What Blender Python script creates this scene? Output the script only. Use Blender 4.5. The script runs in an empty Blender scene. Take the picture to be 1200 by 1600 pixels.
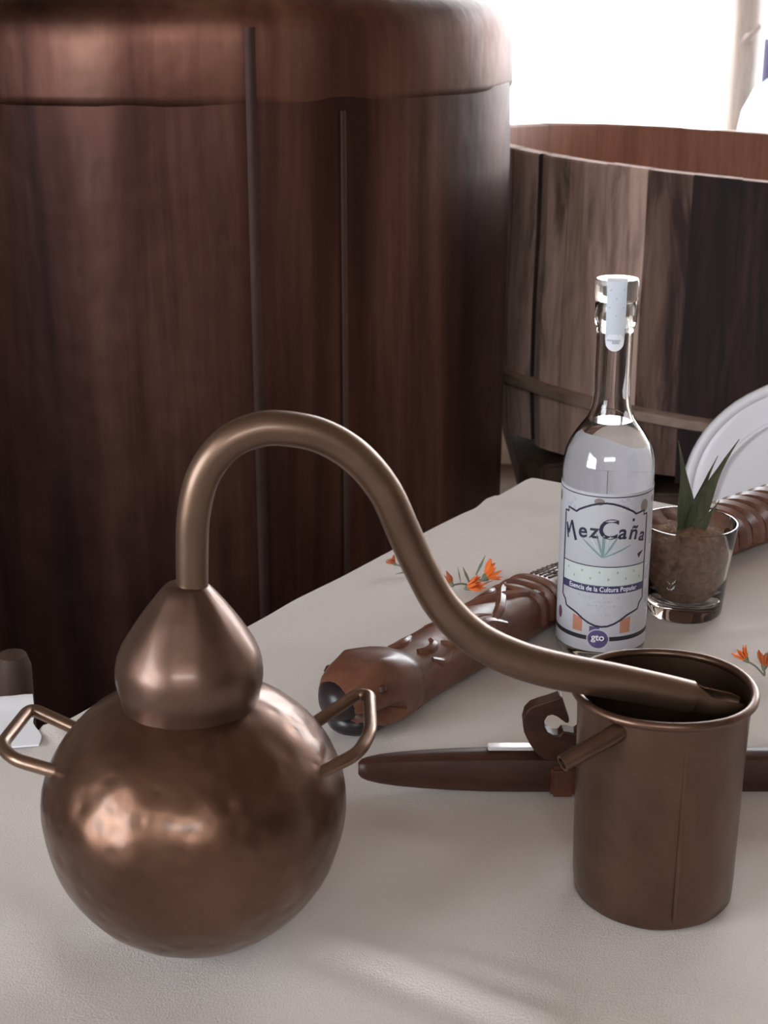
import bpy, bmesh, math, random
from mathutils import Vector, Matrix, noise

random.seed(7)
SC = bpy.context.scene
COL = SC.collection
PI = math.pi
TZ = 0.76                      # height of the cloth-covered table top

# ------------------------------------------------------------------ camera, light, exposure
cam_data = bpy.data.cameras.new('camera')
cam_data.lens = 54.0
cam_data.sensor_width = 36.0
cam_data.clip_start = 0.02
cam_data.dof.use_dof = True
cam_data.dof.focus_distance = 1.08
cam_data.dof.aperture_fstop = 20.0
cam = bpy.data.objects.new('camera', cam_data)
COL.objects.link(cam)
cam.location = (0.0, 0.0, TZ + 0.5)
cam.rotation_euler = (math.radians(90 - 18.7), 0, 0)
SC.camera = cam

world = bpy.data.worlds.new('sky')
SC.world = world
world.use_nodes = True
wbg = world.node_tree.nodes['Background']
wbg.inputs['Color'].default_value = (0.90, 0.95, 1.0, 1)
wbg.inputs['Strength'].default_value = 7.0

def portal(name, loc, rot, sx, sy):
    d = bpy.data.lights.new(name, 'AREA')
    d.shape = 'RECTANGLE'
    d.size, d.size_y = sx, sy
    d.cycles.is_portal = True
    o = bpy.data.objects.new(name, d)
    COL.objects.link(o)
    o.location = loc
    o.rotation_euler = rot
    return o

portal('opening_portal_left', (-2.04, -0.65, 1.5), (0, -PI / 2, 0), 1.3, 1.7)
portal('fill_opening_portal_front', (-0.3, -2.78, 2.55), (PI / 2, 0, 0), 2.2, 0.6)  # unseen high opening, added to let in fill light
portal('opening_portal_back', (1.75, 4.22, 1.62), (-PI / 2, 0, 0), 3.0, 1.64)

SC.view_settings.view_transform = 'Standard'
SC.view_settings.look = 'None'
SC.view_settings.gamma = 1.0
SC.view_settings.use_curve_mapping = False
SC.view_settings.exposure = 1.0

# ------------------------------------------------------------------ material helpers
def new_mat(name, color=(0.5, 0.5, 0.5), rough=0.5, metal=0.0, **kw):
    m = bpy.data.materials.new(name)
    m.use_nodes = True
    b = m.node_tree.nodes['Principled BSDF']
    b.inputs['Base Color'].default_value = (*color, 1)
    b.inputs['Roughness'].default_value = rough
    b.inputs['Metallic'].default_value = metal
    for k, v in kw.items():
        b.inputs[k].default_value = v
    return m

class N:
    """small node wiring helper"""
    def __init__(s, m):
        s.m = m; s.nt = m.node_tree; s.b = s.nt.nodes['Principled BSDF']
    def node(s, typ, **kw):
        n = s.nt.nodes.new(typ)
        for k, v in kw.items():
            if k in n.inputs: n.inputs[k].default_value = v
            else: setattr(n, k, v)
        return n
    def link(s, a, b): s.nt.links.new(a, b)
    def coords(s, scale=(1, 1, 1), kind='Object', loc=(0, 0, 0)):
        tc = s.node('ShaderNodeTexCoord'); mp = s.node('ShaderNodeMapping')
        mp.inputs['Scale'].default_value = scale
        mp.inputs['Location'].default_value = loc
        s.link(tc.outputs[kind], mp.inputs['Vector'])
        return mp.outputs['Vector']
    def noise(s, vec, scale=5, detail=4, rough=0.55, dist=0.0):
        n = s.node('ShaderNodeTexNoise', Scale=scale, Detail=detail, Roughness=rough, Distortion=dist)
        s.link(vec, n.inputs['Vector'])
        return n.outputs['Fac']
    def ramp(s, fac, stops):
        r = s.node('ShaderNodeValToRGB')
        e = r.color_ramp.elements
        while len(e) < len(stops): e.new(0.5)
        for i, (p, c) in enumerate(stops):
            e[i].position = p
            e[i].color = (*c, 1) if len(c) == 3 else c
        s.link(fac, r.inputs['Fac'])
        return r.outputs['Color']
    def mix(s, fac, a, b, mode='MIX'):
        n = s.node('ShaderNodeMix', data_type='RGBA', blend_type=mode)
        if isinstance(fac, float): n.inputs[0].default_value = fac
        else: s.link(fac, n.inputs[0])
        for sock, v in ((n.inputs[6], a), (n.inputs[7], b)):
            if isinstance(v, tuple): sock.default_value = (*v, 1)
            else: s.link(v, sock)
        return n.outputs[2]
    def color(s, c): s.link(c, s.b.inputs['Base Color'])
    def rough(s, fac, lo, hi):
        n = s.node('ShaderNodeMapRange')
        n.inputs['To Min'].default_value = lo; n.inputs['To Max'].default_value = hi
        s.link(fac, n.inputs['Value']); s.link(n.outputs['Result'], s.b.inputs['Roughness'])
    def bump(s, height, strength=0.3, dist=0.01, prev=None):
        n = s.node('ShaderNodeBump')
        n.inputs['Strength'].default_value = strength; n.inputs['Distance'].default_value = dist
        s.link(height, n.inputs['Height'])
        if prev is not None: s.link(prev, n.inputs['Normal'])
        s.link(n.outputs['Normal'], s.b.inputs['Normal'])
        return n.outputs['Normal']
    def voronoi(s, vec, scale):
        n = s.node('ShaderNodeTexVoronoi', Scale=scale)
        n.feature = 'SMOOTH_F1'
        s.link(vec, n.inputs['Vector'])
        return n.outputs['Distance']

def copper_mat(name, dark, mid, light, rough=(0.30, 0.48), hammer=90.0, hstr=0.25, metal=0.88, coat=0.30):
    m = new_mat(name, mid, 0.4, metal)
    n = N(m); v = n.coords()
    f = n.noise(v, 14, 6, 0.6, 0.6)
    n.color(n.ramp(f, [(0.30, dark), (0.52, mid), (0.75, light)]))
    n.rough(n.noise(v, 40, 4), *rough)
    n.b.inputs['Coat Weight'].default_value = coat
    n.b.inputs['Coat Roughness'].default_value = 0.16
    b1 = n.bump(n.voronoi(v, hammer), hstr, 0.0035)
    n.bump(n.noise(v, 420, 2), 0.06, 0.0006, b1)
    return m

M_POT = copper_mat('aged_copper_body', (0.095, 0.047, 0.029), (0.142, 0.072, 0.045), (0.20, 0.108, 0.070), rough=(0.28, 0.42), hammer=85, hstr=0.34)
M_CAP = copper_mat('aged_copper_head', (0.105, 0.060, 0.044), (0.15, 0.086, 0.062), (0.20, 0.12, 0.088), hammer=70, hstr=0.12)
M_TUBE = copper_mat('aged_copper_tube', (0.14, 0.084, 0.056), (0.18, 0.11, 0.075), (0.225, 0.142, 0.098), rough=(0.36, 0.5), hammer=60, hstr=0.08)
M_CAN = copper_mat('aged_copper_can', (0.098, 0.053, 0.035), (0.14, 0.077, 0.051), (0.185, 0.106, 0.072), hammer=45, hstr=0.16)
M_ROD = copper_mat('copper_rod', (0.17, 0.105, 0.075), (0.23, 0.145, 0.10), (0.29, 0.19, 0.135), rough=(0.3, 0.4), hammer=120, hstr=0.06)

def tank_mat(name, cols, rough):
    m = new_mat(name, cols[1], 0.45, 0.97)
    n = N(m)
    v = n.coords((1, 1, 0.06))
    f = n.noise(v, 9, 7, 0.62, 0.3)
    f2 = n.noise(n.coords((1, 1, 0.35)), 3.0, 4, 0.5)
    c = n.ramp(f, [(0.34, cols[0]), (0.50, cols[1]), (0.66, cols[2])])
    c2 = n.ramp(f2, [(0.38, (0.45, 0.45, 0.48)), (0.65, (1.0, 1.0, 1.0))])
    n.color(n.mix(1.0, c, c2, 'MULTIPLY'))
    n.rough(n.noise(n.coords(), 12, 5), *rough)
    b1 = n.bump(n.noise(n.coords((1, 1, 0.5)), 16, 3), 0.16, 0.01)
    n.bump(n.voronoi(n.coords(), 38), 0.12, 0.003, b1)
    return m
M_TANK = tank_mat('tank_copper', ((0.042, 0.023, 0.022), (0.098, 0.043, 0.034), (0.19, 0.092, 0.068)), (0.36, 0.56))
M_TANKB = tank_mat('tank_copper_band', ((0.10, 0.046, 0.036), (0.185, 0.084, 0.060), (0.29, 0.15, 0.105)), (0.36, 0.55))
M_SEAM = tank_mat('tank_seam_metal', ((0.065, 0.04, 0.038), (0.105, 0.065, 0.06), (0.15, 0.10, 0.09)), (0.4, 0.6))

def wood_mat(name, a, b, c, scale=(6, 6, 0.6), rough=(0.5, 0.75), nscale=7, bump=0.25, stain=None):
    m = new_mat(name, b, 0.6)
    n = N(m); v = n.coords(scale)
    f = n.noise(v, nscale, 8, 0.65, 0.5)
    col = n.ramp(f, [(0.28, a), (0.5, b), (0.72, c)])
    if stain:
        sc_, sv, lo, hi = stain
        g = n.noise(n.coords(sv), 1.0, 5, 0.6, 0.8)
        mask = n.ramp(g, [(lo, (0, 0, 0)), (hi, (1, 1, 1))])
        col = n.mix(mask, col, sc_)
    n.color(col)
    n.rough(f, *rough)
    n.bump(f, bump, 0.004)
    return m
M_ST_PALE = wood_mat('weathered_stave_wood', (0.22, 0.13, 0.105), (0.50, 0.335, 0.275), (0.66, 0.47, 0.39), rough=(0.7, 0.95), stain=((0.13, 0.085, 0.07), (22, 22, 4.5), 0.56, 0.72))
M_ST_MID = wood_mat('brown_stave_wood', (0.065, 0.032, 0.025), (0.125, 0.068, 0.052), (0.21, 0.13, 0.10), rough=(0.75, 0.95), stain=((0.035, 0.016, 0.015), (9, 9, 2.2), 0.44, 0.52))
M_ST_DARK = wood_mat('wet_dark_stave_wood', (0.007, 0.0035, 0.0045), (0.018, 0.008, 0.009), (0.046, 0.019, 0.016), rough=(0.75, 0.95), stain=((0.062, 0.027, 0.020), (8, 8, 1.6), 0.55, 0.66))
M_ST_IN = wood_mat('stained_inner_stave_wood', (0.22, 0.10, 0.07), (0.34, 0.165, 0.115), (0.44, 0.23, 0.16))
M_HOOP = wood_mat('hoop_wood', (0.16, 0.10, 0.08), (0.28, 0.19, 0.15), (0.38, 0.27, 0.21), scale=(3, 3, 8))
M_CARVE = wood_mat('carved_wood', (0.085, 0.03, 0.018), (0.15, 0.058, 0.034), (0.21, 0.092, 0.055), scale=(9, 9, 9), rough=(0.24, 0.36), nscale=5, bump=0.1)
M_CARVE_DK = wood_mat('dark_carved_wood', (0.035, 0.011, 0.008), (0.055, 0.018, 0.012), (0.085, 0.03, 0.02), scale=(4, 20, 20), rough=(0.40, 0.52), nscale=5, bump=0.06)
M_SNOUT = new_mat('dark_snout_wood', (0.018, 0.012, 0.014), 0.35)  # near-black wood for snout tip and lower jaw
M_DARKWOOD = wood_mat('dark_stained_furniture_wood', (0.03, 0.015, 0.01), (0.055, 0.028, 0.02), (0.09, 0.05, 0.035))
M_TIMBER = wood_mat('stand_timber', (0.05, 0.03, 0.022), (0.11, 0.07, 0.05), (0.18, 0.115, 0.085))
M_POST = wood_mat('sunlit_post_wood', (0.11, 0.080, 0.068), (0.165, 0.128, 0.112), (0.21, 0.168, 0.15), scale=(4, 4, 0.5))

def cloth_mat():
    m = new_mat('cream_table_cloth', (0.70, 0.645, 0.59), 0.95)
    n = N(m); v = n.coords()
    f = n.noise(v, 5, 4)
    n.color(n.ramp(f, [(0.3, (0.655, 0.590, 0.552)), (0.7, (0.725, 0.665, 0.630))]))
    n.b.inputs['Sheen Weight'].default_value = 0.25
    n.b.inputs['Sheen Roughness'].default_value = 0.5
    b1 = n.bump(n.noise(v, 900, 3, 0.75), 0.75, 0.0014)
    n.bump(n.noise(n.coords((1, 3, 1)), 60, 4), 0.10, 0.003, b1)
    return m
M_CLOTH = cloth_mat()
M_NAPKIN = new_mat('white_paper_napkin', (0.86, 0.88, 0.93), 0.9)
M_GLASS = new_mat('clear_glass', (1, 1, 1), 0.0, **{'Transmission Weight': 1.0, 'IOR': 1.48})
M_LIQ = new_mat('clear_liquor', (0.99, 0.995, 1.0), 0.0, **{'Transmission Weight': 1.0, 'IOR': 1.35})
M_STOP = new_mat('clear_plastic_stopper', (0.97, 0.95, 0.9), 0.12, **{'Transmission Weight': 0.92, 'IOR': 1.45})
M_LABEL = new_mat('label_paper', (0.80, 0.80, 0.86), 0.45)
M_SEAL = new_mat('seal_paper', (0.60, 0.65, 0.72), 0.6)
M_SEALW = new_mat('seal_disc_paper', (0.76, 0.78, 0.84), 0.6)
M_INK = new_mat('navy_ink', (0.020, 0.018, 0.045), 0.5)
M_INKB = new_mat('black_ink', (0.02, 0.018, 0.022), 0.5)
M_INKP = new_mat('purple_ink', (0.10, 0.075, 0.20), 0.5)
M_INKV = new_mat('violet_band_ink', (0.045, 0.04, 0.11), 0.5)
M_PALEG = new_mat('pale_green_ink', (0.56, 0.62, 0.61), 0.5)
M_GREEN = new_mat('green_ink', (0.30, 0.40, 0.34), 0.5)
M_AGINK = new_mat('agave_green_ink', (0.20, 0.30, 0.29), 0.5)
M_AGINK2 = new_mat('agave_pale_ink', (0.45, 0.53, 0.53), 0.5)
M_GREYI = new_mat('grey_ink', (0.46, 0.46, 0.54), 0.5)
M_TAUPE = new_mat('taupe_ink', (0.24, 0.20, 0.19), 0.5)
M_ORANI = new_mat('terracotta_ink', (0.46, 0.20, 0.13), 0.5)
M_MAROON = new_mat('maroon_ink', (0.14, 0.05, 0.09), 0.5)
M_WHITEI = new_mat('white_ink', (0.82, 0.82, 0.9), 0.5)
M_COIR = wood_mat('coir_brown', (0.10, 0.05, 0.03), (0.22, 0.12, 0.075), (0.36, 0.22, 0.14), scale=(40, 40, 40), rough=(0.8, 0.95), nscale=4, bump=0.6)
M_FIBRE = new_mat('pale_fibre', (0.48, 0.38, 0.29), 0.8)
M_FIBRE_DK = new_mat('brown_fibre', (0.22, 0.12, 0.07), 0.8)
M_LEAF = wood_mat('agave_leaf_green', (0.040, 0.050, 0.024), (0.068, 0.082, 0.040), (0.11, 0.125, 0.065), scale=(30, 30, 8), rough=(0.4, 0.55), bump=0.05)
M_PETAL = new_mat('orange_petal', (0.80, 0.17, 0.02), 0.6)
M_PETAL2 = new_mat('rust_petal', (0.50, 0.12, 0.035), 0.6)
M_STEM = new_mat('grey_green_stem', (0.16, 0.18, 0.12), 0.7)
M_CHAIR = new_mat('white_moulded_plastic', (0.80, 0.79, 0.84), 0.35)
M_PLASTANK = new_mat('pale_plastic_tank', (0.17, 0.215, 0.25), 0.4)
M_WALL = new_mat('limewashed_wall', (0.66, 0.58, 0.51), 0.9)
M_WALL_DIM = new_mat('darkened_left_wall', (0.30, 0.24, 0.20), 0.9)  # left wall colour darkened so the tank mirrors less light
M_EXT = new_mat('white_exterior_wall', (0.85, 0.83, 0.82), 0.9)
M_FLOOR = new_mat('dark_earth_floor', (0.13, 0.095, 0.075), 0.9)
M_CEIL = new_mat('timber_ceiling', (0.36, 0.27, 0.21), 0.8)
M_YARD = new_mat('pale_yard_ground', (0.62, 0.58, 0.54), 0.95)
M_WINFR = new_mat('violet_grey_window_frame', (0.016, 0.012, 0.036), 0.7)
M_TABLE = new_mat('plain_table_wood', (0.22, 0.13, 0.08), 0.6)
for m_, sc in ((M_WALL, 3), (M_FLOOR, 2), (M_YARD, 2)):
    n_ = N(m_); f_ = n_.noise(n_.coords(), sc * 4, 6)
    c_ = m_.node_tree.nodes['Principled BSDF'].inputs['Base Color'].default_value[:3]
    n_.color(n_.ramp(f_, [(0.3, tuple(x * 0.8 for x in c_)), (0.7, tuple(min(1, x * 1.15) for x in c_))]))
    n_.bump(f_, 0.2, 0.01)

# ------------------------------------------------------------------ object helpers
def empty(name, loc, label=None, cat=None, group=None, rotz=0.0):
    o = bpy.data.objects.new(name, None)
    COL.objects.link(o)
    o.empty_display_size = 0.05
    o.location = loc
    o.rotation_euler = (0, 0, rotz)
    tag(o, label, cat, group)
    return o

def tag(o, label=None, cat=None, group=None, kind=None):
    if label: o['label'] = label
    if cat: o['category'] = cat
    if group: o['group'] = group
    if kind: o['kind'] = kind
    return o

def obj(name, verts, faces, mat, parent=None, smooth=True, loc=None, mats=None, fmat=None):
    me = bpy.data.meshes.new(name)
    me.from_pydata([tuple(v) for v in verts], [], faces)
    if mats:
        for m in mats: me.materials.append(m)
        if fmat:
            for p, i in zip(me.polygons, fmat): p.material_index = i
    else:
        me.materials.append(mat)
    bm = bmesh.new(); bm.from_mesh(me)
    bmesh.ops.recalc_face_normals(bm, faces=bm.faces)
    bm.to_mesh(me); bm.free()
    if smooth:
        me.polygons.foreach_set('use_smooth', [True] * len(me.polygons))
        try: me.set_sharp_from_angle(angle=math.radians(42))
        except Exception: pass
    o = bpy.data.objects.new(name, me)
    COL.objects.link(o)
    if parent: o.parent = parent
    if loc: o.location = loc
    return o

class MB:
    def __init__(s): s.v = []; s.f = []
    def add(s, v, f):
        k = len(s.v); s.v += [tuple(x) for x in v]; s.f += [tuple(i + k for i in q) for q in f]
        return s
    def build(s, name, mat, parent=None, **kw): return obj(name, s.v, s.f, mat, parent, **kw)

def lathe(prof, n=64, wob=None):
    """closed-at-axis lathe of an (r, z) profile about z"""
    v, f, rings = [], [], []
    for r, z in prof:
        if r < 1e-6:
            rings.append([len(v)]); v.append((0, 0, z))
        else:
            ring = []
            for i in range(n):
                a = 2 * PI * i / n
                rr = r + (wob(a, z) if wob else 0)
                ring.append(len(v)); v.append((rr * math.cos(a), rr * math.sin(a), z))
            rings.append(ring)
    for A, B in zip(rings, rings[1:]):
        if len(A) == 1 and len(B) == 1: continue
        for i in range(n):
            j = (i + 1) % n
            if len(A) == 1: f.append((A[0], B[j], B[i]))
            elif len(B) == 1: f.append((A[i], A[j], B[0]))
            else: f.append((A[i], A[j], B[j], B[i]))
    return v, f

def crom(pts, k=8):
    """Catmull-Rom resample"""
    P = [Vector(p) for p in pts]
    P = [P[0] * 2 - P[1]] + P + [P[-1] * 2 - P[-2]]
    out = []
    for i in range(1, len(P) - 2):
        for j in range(k):
            t = j / k
            a, b, c, d = P[i - 1], P[i], P[i + 1], P[i + 2]
            out.append(0.5 * ((2 * b) + (c - a) * t + (2 * a - 5 * b + 4 * c - d) * t * t + (3 * b - a - 3 * c + d) * t ** 3))
    out.append(P[-2])
    return out

def lerp_list(vals, n):
    out = []
    for i in range(n):
        t = i / (n - 1) * (len(vals) - 1); k = min(int(t), len(vals) - 2); u = t - k
        out.append(vals[k] * (1 - u) + vals[k + 1] * u)
    return out

def tube(path, radii, n=12, cap=True, flat=1.0, up=None):
    P = [Vector(p) for p in path]
    if not isinstance(radii, (list, tuple)): radii = [radii] * len(P)
    v, f = [], []
    t0 = (P[1] - P[0]).normalized()
    ref = Vector(up) if up else (Vector((0, 0, 1)) if abs(t0.z) < 0.9 else Vector((1, 0, 0)))
    nrm = (ref - t0 * ref.dot(t0)).normalized()
    for i, p in enumerate(P):
        t = (P[min(i + 1, len(P) - 1)] - P[max(i - 1, 0)]).normalized()
        if up: nrm = Vector(up)
        nrm = (nrm - t * nrm.dot(t)).normalized()
        b = t.cross(nrm)
        for k in range(n):
            a = 2 * PI * k / n
            v.append(p + (nrm * math.cos(a) * flat + b * math.sin(a)) * radii[i])
    for i in range(len(P) - 1):
        for k in range(n):
            j = (k + 1) % n
            f.append((i * n + k, i * n + j, (i + 1) * n + j, (i + 1) * n + k))
    if cap:
        f.append(tuple(range(n))[::-1]); f.append(tuple(range((len(P) - 1) * n, len(P) * n)))
    return v, f

def box(cx, cy, cz, sx, sy, sz, bev=0.0):
    bm = bmesh.new()
    bmesh.ops.create_cube(bm, size=1)
    bmesh.ops.scale(bm, vec=(sx, sy, sz), verts=bm.verts)
    if bev: bmesh.ops.bevel(bm, geom=bm.edges[:], offset=bev, segments=2, affect='EDGES')
    bmesh.ops.translate(bm, vec=(cx, cy, cz), verts=bm.verts)
    bm.verts.index_update()
    v = [x.co.copy() for x in bm.verts]; f = [tuple(q.index for q in p.verts) for p in bm.faces]
    bm.free()
    return v, f

def beam(p, q, w, h, bev=0.002):
    """a box beam from p to q"""
    p, q = Vector(p), Vector(q); d = q - p; L = d.length
    v, f = box(0, 0, 0, L, w, h, bev)
    x = d.normalized(); y = Vector((0, 0, 1)).cross(x)
    if y.length < 1e-4: y = Vector((0, 1, 0))
    y.normalize(); z = x.cross(y)
    M = Matrix((x, y, z)).transposed(); c = (p + q) / 2
    return [M @ Vector(a) + c for a in v], f

# ------------------------------------------------------------------ the setting
def struct(name, mb, mat, **kw):
    o = mb.build(name, mat, **kw); o['kind'] = 'structure'; return o

struct('floor', MB().add(*box(0.6, 0.7, -0.05, 5.6, 7.1, 0.1)), M_FLOOR, smooth=False)
struct('yard_ground', MB().add(*box(1.0, 8.25, -0.07, 14, 8.0, 0.1)), M_YARD, smooth=False)['label'] = 'sunlit pale yard beyond the building'
struct('ceiling', MB().add(*box(0.6, 0.7, 3.05, 5.8, 7.2, 0.1)), M_CEIL, smooth=False)
# left wall with a window opening (y -1.5..0.2, z 0.85..2.15)
wl = MB()
wl.add(*box(-2.1, -2.15, 1.5, 0.15, 1.3, 3.0)).add(*box(-2.1, 2.2, 1.5, 0.15, 4.0, 3.0))
wl.add(*box(-2.1, -0.65, 0.425, 0.15, 1.7, 0.85)).add(*box(-2.1, -0.65, 2.575, 0.15, 1.7, 0.85))
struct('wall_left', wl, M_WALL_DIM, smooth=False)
w1 = MB()
for yy in (-1.48, -0.65, 0.18): w1.add(*box(-2.1, yy, 1.5, 0.06, 0.05, 1.3))
for zz in (0.87, 1.5, 2.13): w1.add(*box(-2.1, -0.65, zz, 0.06, 1.7, 0.05))
struct('window_1', w1, M_DARKWOOD, smooth=False)
# front wall (behind the viewpoint) with a long high opening added for fill light (x -1.4..0.8, z 2.25..2.85)
struct('wall_front', MB().add(*box(0.6, -2.85, 1.125, 5.6, 0.15, 2.25)).add(*box(0.6, -2.85, 2.925, 5.6, 0.15, 0.15))
       .add(*box(-1.8, -2.85, 2.55, 0.8, 0.15, 0.6)).add(*box(2.1, -2.85, 2.55, 2.6, 0.15, 0.6)), M_WALL, smooth=False)
struct('wall_right', MB().add(*box(3.35, 0.7, 1.5, 0.15, 7.1, 3.0)), M_WALL, smooth=False)
struct('dark_reflection_panel', MB().add(*box(3.25, -1.1, 1.2, 0.05, 2.6, 2.4)), M_DARKWOOD, smooth=False)  # unseen dark slab added to darken the can's right-hand reflections
struct('wall_back', MB().add(*box(-0.95, 4.22, 1.5, 2.4, 0.15, 3.0)).add(*box(1.75, 4.22, 2.72, 3.0, 0.15, 0.56)).add(*box(1.75, 4.22, 0.35, 3.0, 0.15, 0.70)), M_WALL, smooth=False)
struct('wall_exterior', MB().add(*box(1.0, 8.0, 1.5, 14.0, 0.2, 3.0)), M_EXT, smooth=False)
w2 = MB()      # low violet-grey shuttered window: frame and two leaves
w2.add(*box(2.30, 7.90, 0.92, 0.86, 0.05, 0.25)).add(*box(2.09, 7.87, 0.92, 0.38, 0.03, 0.20)).add(*box(2.51, 7.87, 0.92, 0.38, 0.03, 0.20))
struct('window_2', w2, M_WINFR, smooth=False)

# ------------------------------------------------------------------ big copper tank
tank = empty('copper_tank', (-0.268, 2.284, 0), 'huge dark brown copper still tank with streaked wall and paler top band behind the table', 'tank')
R = 0.45
def twob(a, z): return 0.004 * noise.noise(Vector((math.cos(a) * 2.2, math.sin(a) * 2.2, z * 3)))
obj('tank_wall', *lathe([(0, 0), (R + .002, 0), (R + .002, .2), (R, .5), (R - .001, .8), (R, 1.0), (R, 1.142), (R - .01, 1.15)], 160, twob), M_TANK, tank)
obj('top_band', *lathe([(R - .002, 1.134), (R + .0005, 1.138), (R + .0015, 1.146), (R + .002, 1.175), (R + .0015, 1.205), (R - .001, 1.224), (R - .01, 1.240),
     (R - .028, 1.253), (R - .055, 1.262), (R - .06, 1.258)], 160, lambda a, z: 0.003 * noise.noise(Vector((math.cos(a) * 6, math.sin(a) * 6, z * 14)))), M_TANKB, tank)
obj('dome', *lathe([(R - .05, 1.258), (R - .09, 1.272), (.30, 1.295), (.2, 1.325), (.13, 1.36), (.10, 1.42), (.10, 1.55), (0, 1.56)], 96), M_TANK, tank)
def seam(az, w, top, name='seam'):
    v, f = [], []
    zs = [0.02, 0.4, 0.7, 0.95, top]
    for z in zs:
        for k in range(5):
            a = az + (k - 2) / 4 * w / R
            r = R + (.0062 if z > 1.13 else .0040) - abs(k - 2) * 0.0007
            v.append((r * math.cos(a), r * math.sin(a), z))
    for i in range(len(zs) - 1):
        for k in range(4):
            f.append((i * 5 + k, i * 5 + k + 1, (i + 1) * 5 + k + 1, (i + 1) * 5 + k))
    obj(name, v, f, M_SEAM, tank)
seam(math.radians(-75.5), .013, 1.222); seam(math.radians(-61), .008, 1.126)

# ------------------------------------------------------------------ wooden vat of staves
VC = Vector((0.651, 2.672, 0)); VR = 0.5
vat = empty('wooden_vat', VC, 'wide open round wooden vat of upright staves, weathered left side, dark wet right side', 'vat')
NST = 46
for i in range(NST):
    a0 = 2 * PI * i / NST + math.radians(2.4); gap = 0.0003
    a1 = a0 + 2 * PI / NST - gap / VR
    am = (a0 + a1) / 2
    shrunk = 213 < math.degrees(am) < 220      # one stave has shrunk and left an open joint
    if shrunk: a0 += .0055 / VR
    zt = 1.0 - 0.065 * VR * math.cos(am); dzt = random.uniform(-.0008, .0008)
    zb = 0.545 - 0.065 * VR * math.cos(am) + random.uniform(-.006, .006)
    dr = random.uniform(-.0009, .0009)
    v, f, fm = [], [], []
    zs = [zb, zb + .1, (zb + zt) / 2, zt - .1, zt - .004, zt]
    for zi, z in enumerate(zs):
        ins = .002 if zi in (0, 5) else 0
        for r, e in ((VR + dr + (0.004 if zi in (1, 2) else 0) - ins, 0), (VR - .028 + ins, 1)):
            for k in range(4):
                a = a0 + (a1 - a0) * k / 3
                edge = (-.006 if shrunk and k == 0 else -.0012) if (k in (0, 3) and e == 0) else 0
                v.append(((r + edge) * math.cos(a), (r + edge) * math.sin(a), z + (dzt - 0.065 * VR * (math.cos(a) - math.cos(am)) if zi > 3 else 0)))
    for zi in range(5):
        b0, b1 = zi * 8, (zi + 1) * 8
        for k in range(3):
            f.append((b0 + k, b0 + k + 1, b1 + k + 1, b1 + k)); fm.append(0)
            f.append((b0 + 4 + k + 1, b0 + 4 + k, b1 + 4 + k, b1 + 4 + k + 1)); fm.append(1)
        f.append((b0 + 4, b0, b1, b1 + 4)); fm.append(3)
        f.append((b0 + 3, b0 + 7, b1 + 7, b1 + 3)); fm.append(3)
    for k in range(3):
        f.append((k + 1, k, 4 + k, 4 + k + 1)); fm.append(1)
        f.append((40 + k, 40 + k + 1, 44 + k + 1, 44 + k)); fm.append(2)
    # outer colour by stave: weathered on the left, wet and dark on the right
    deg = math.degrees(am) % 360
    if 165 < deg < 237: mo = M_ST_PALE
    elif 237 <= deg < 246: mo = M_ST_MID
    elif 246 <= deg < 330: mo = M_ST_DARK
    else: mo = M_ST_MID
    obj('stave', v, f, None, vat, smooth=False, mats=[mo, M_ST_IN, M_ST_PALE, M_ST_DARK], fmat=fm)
def hoop(z, h):
    v, f = [], []; n = 96
    for i in range(n):
        a = 2 * PI * i / n; zz = z - 0.065 * VR * math.cos(a)
        for r, dz in ((VR + .006, -h / 2), (VR + .016, -h / 2 + .004), (VR + .016, h / 2 - .004), (VR + .006, h / 2), (VR - .001, h / 2), (VR - .001, -h / 2)):
            v.append((r * math.cos(a), r * math.sin(a), zz + dz))
    for i in range(n):
        j = (i + 1) % n
        for k in range(6):
            f.append((i * 6 + k, i * 6 + (k + 1) % 6, j * 6 + (k + 1) % 6, j * 6 + k))
    obj('hoop', v, f, M_HOOP, vat)
hoop(0.640, .022)
obj('bottom_board', *lathe([(0, .585), (VR - .03, .585), (VR - .03, .605), (0, .605)], 64), M_ST_IN, vat)

stand = empty('vat_stand', VC, 'dark heavy timber stand carrying the round wooden vat', 'stand')
for k in range(7):
    px = -.36 + k * .13
    obj('plank', *box(px, .02, .475, .122, 2 * math.sqrt(.46 ** 2 - min(abs(px) + .06, .45) ** 2), .05, .004), M_TIMBER, stand, smooth=False)
for sx, sy in ((-.24, -.24), (.26, -.24), (-.24, .28), (.26, .28)):
    obj('leg', *box(sx, sy, .225, .12, .12, .45, .006), M_TIMBER, stand, smooth=False)
for k, (x, y, r) in enumerate(((-.36, -.24, .5), (-.27, -.34, .9), (-.12, -.41, 1.2), (.0, -.43, 1.6))):
    v, f = box(0, 0, .516, .11, .06, .032, .005)
    mm = Matrix.Rotation(r, 4, 'Z')
    obj('wedge', [mm @ Vector(q) + Vector((x, y, 0)) for q in v], f, M_TIMBER, stand, smooth=False)

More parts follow.
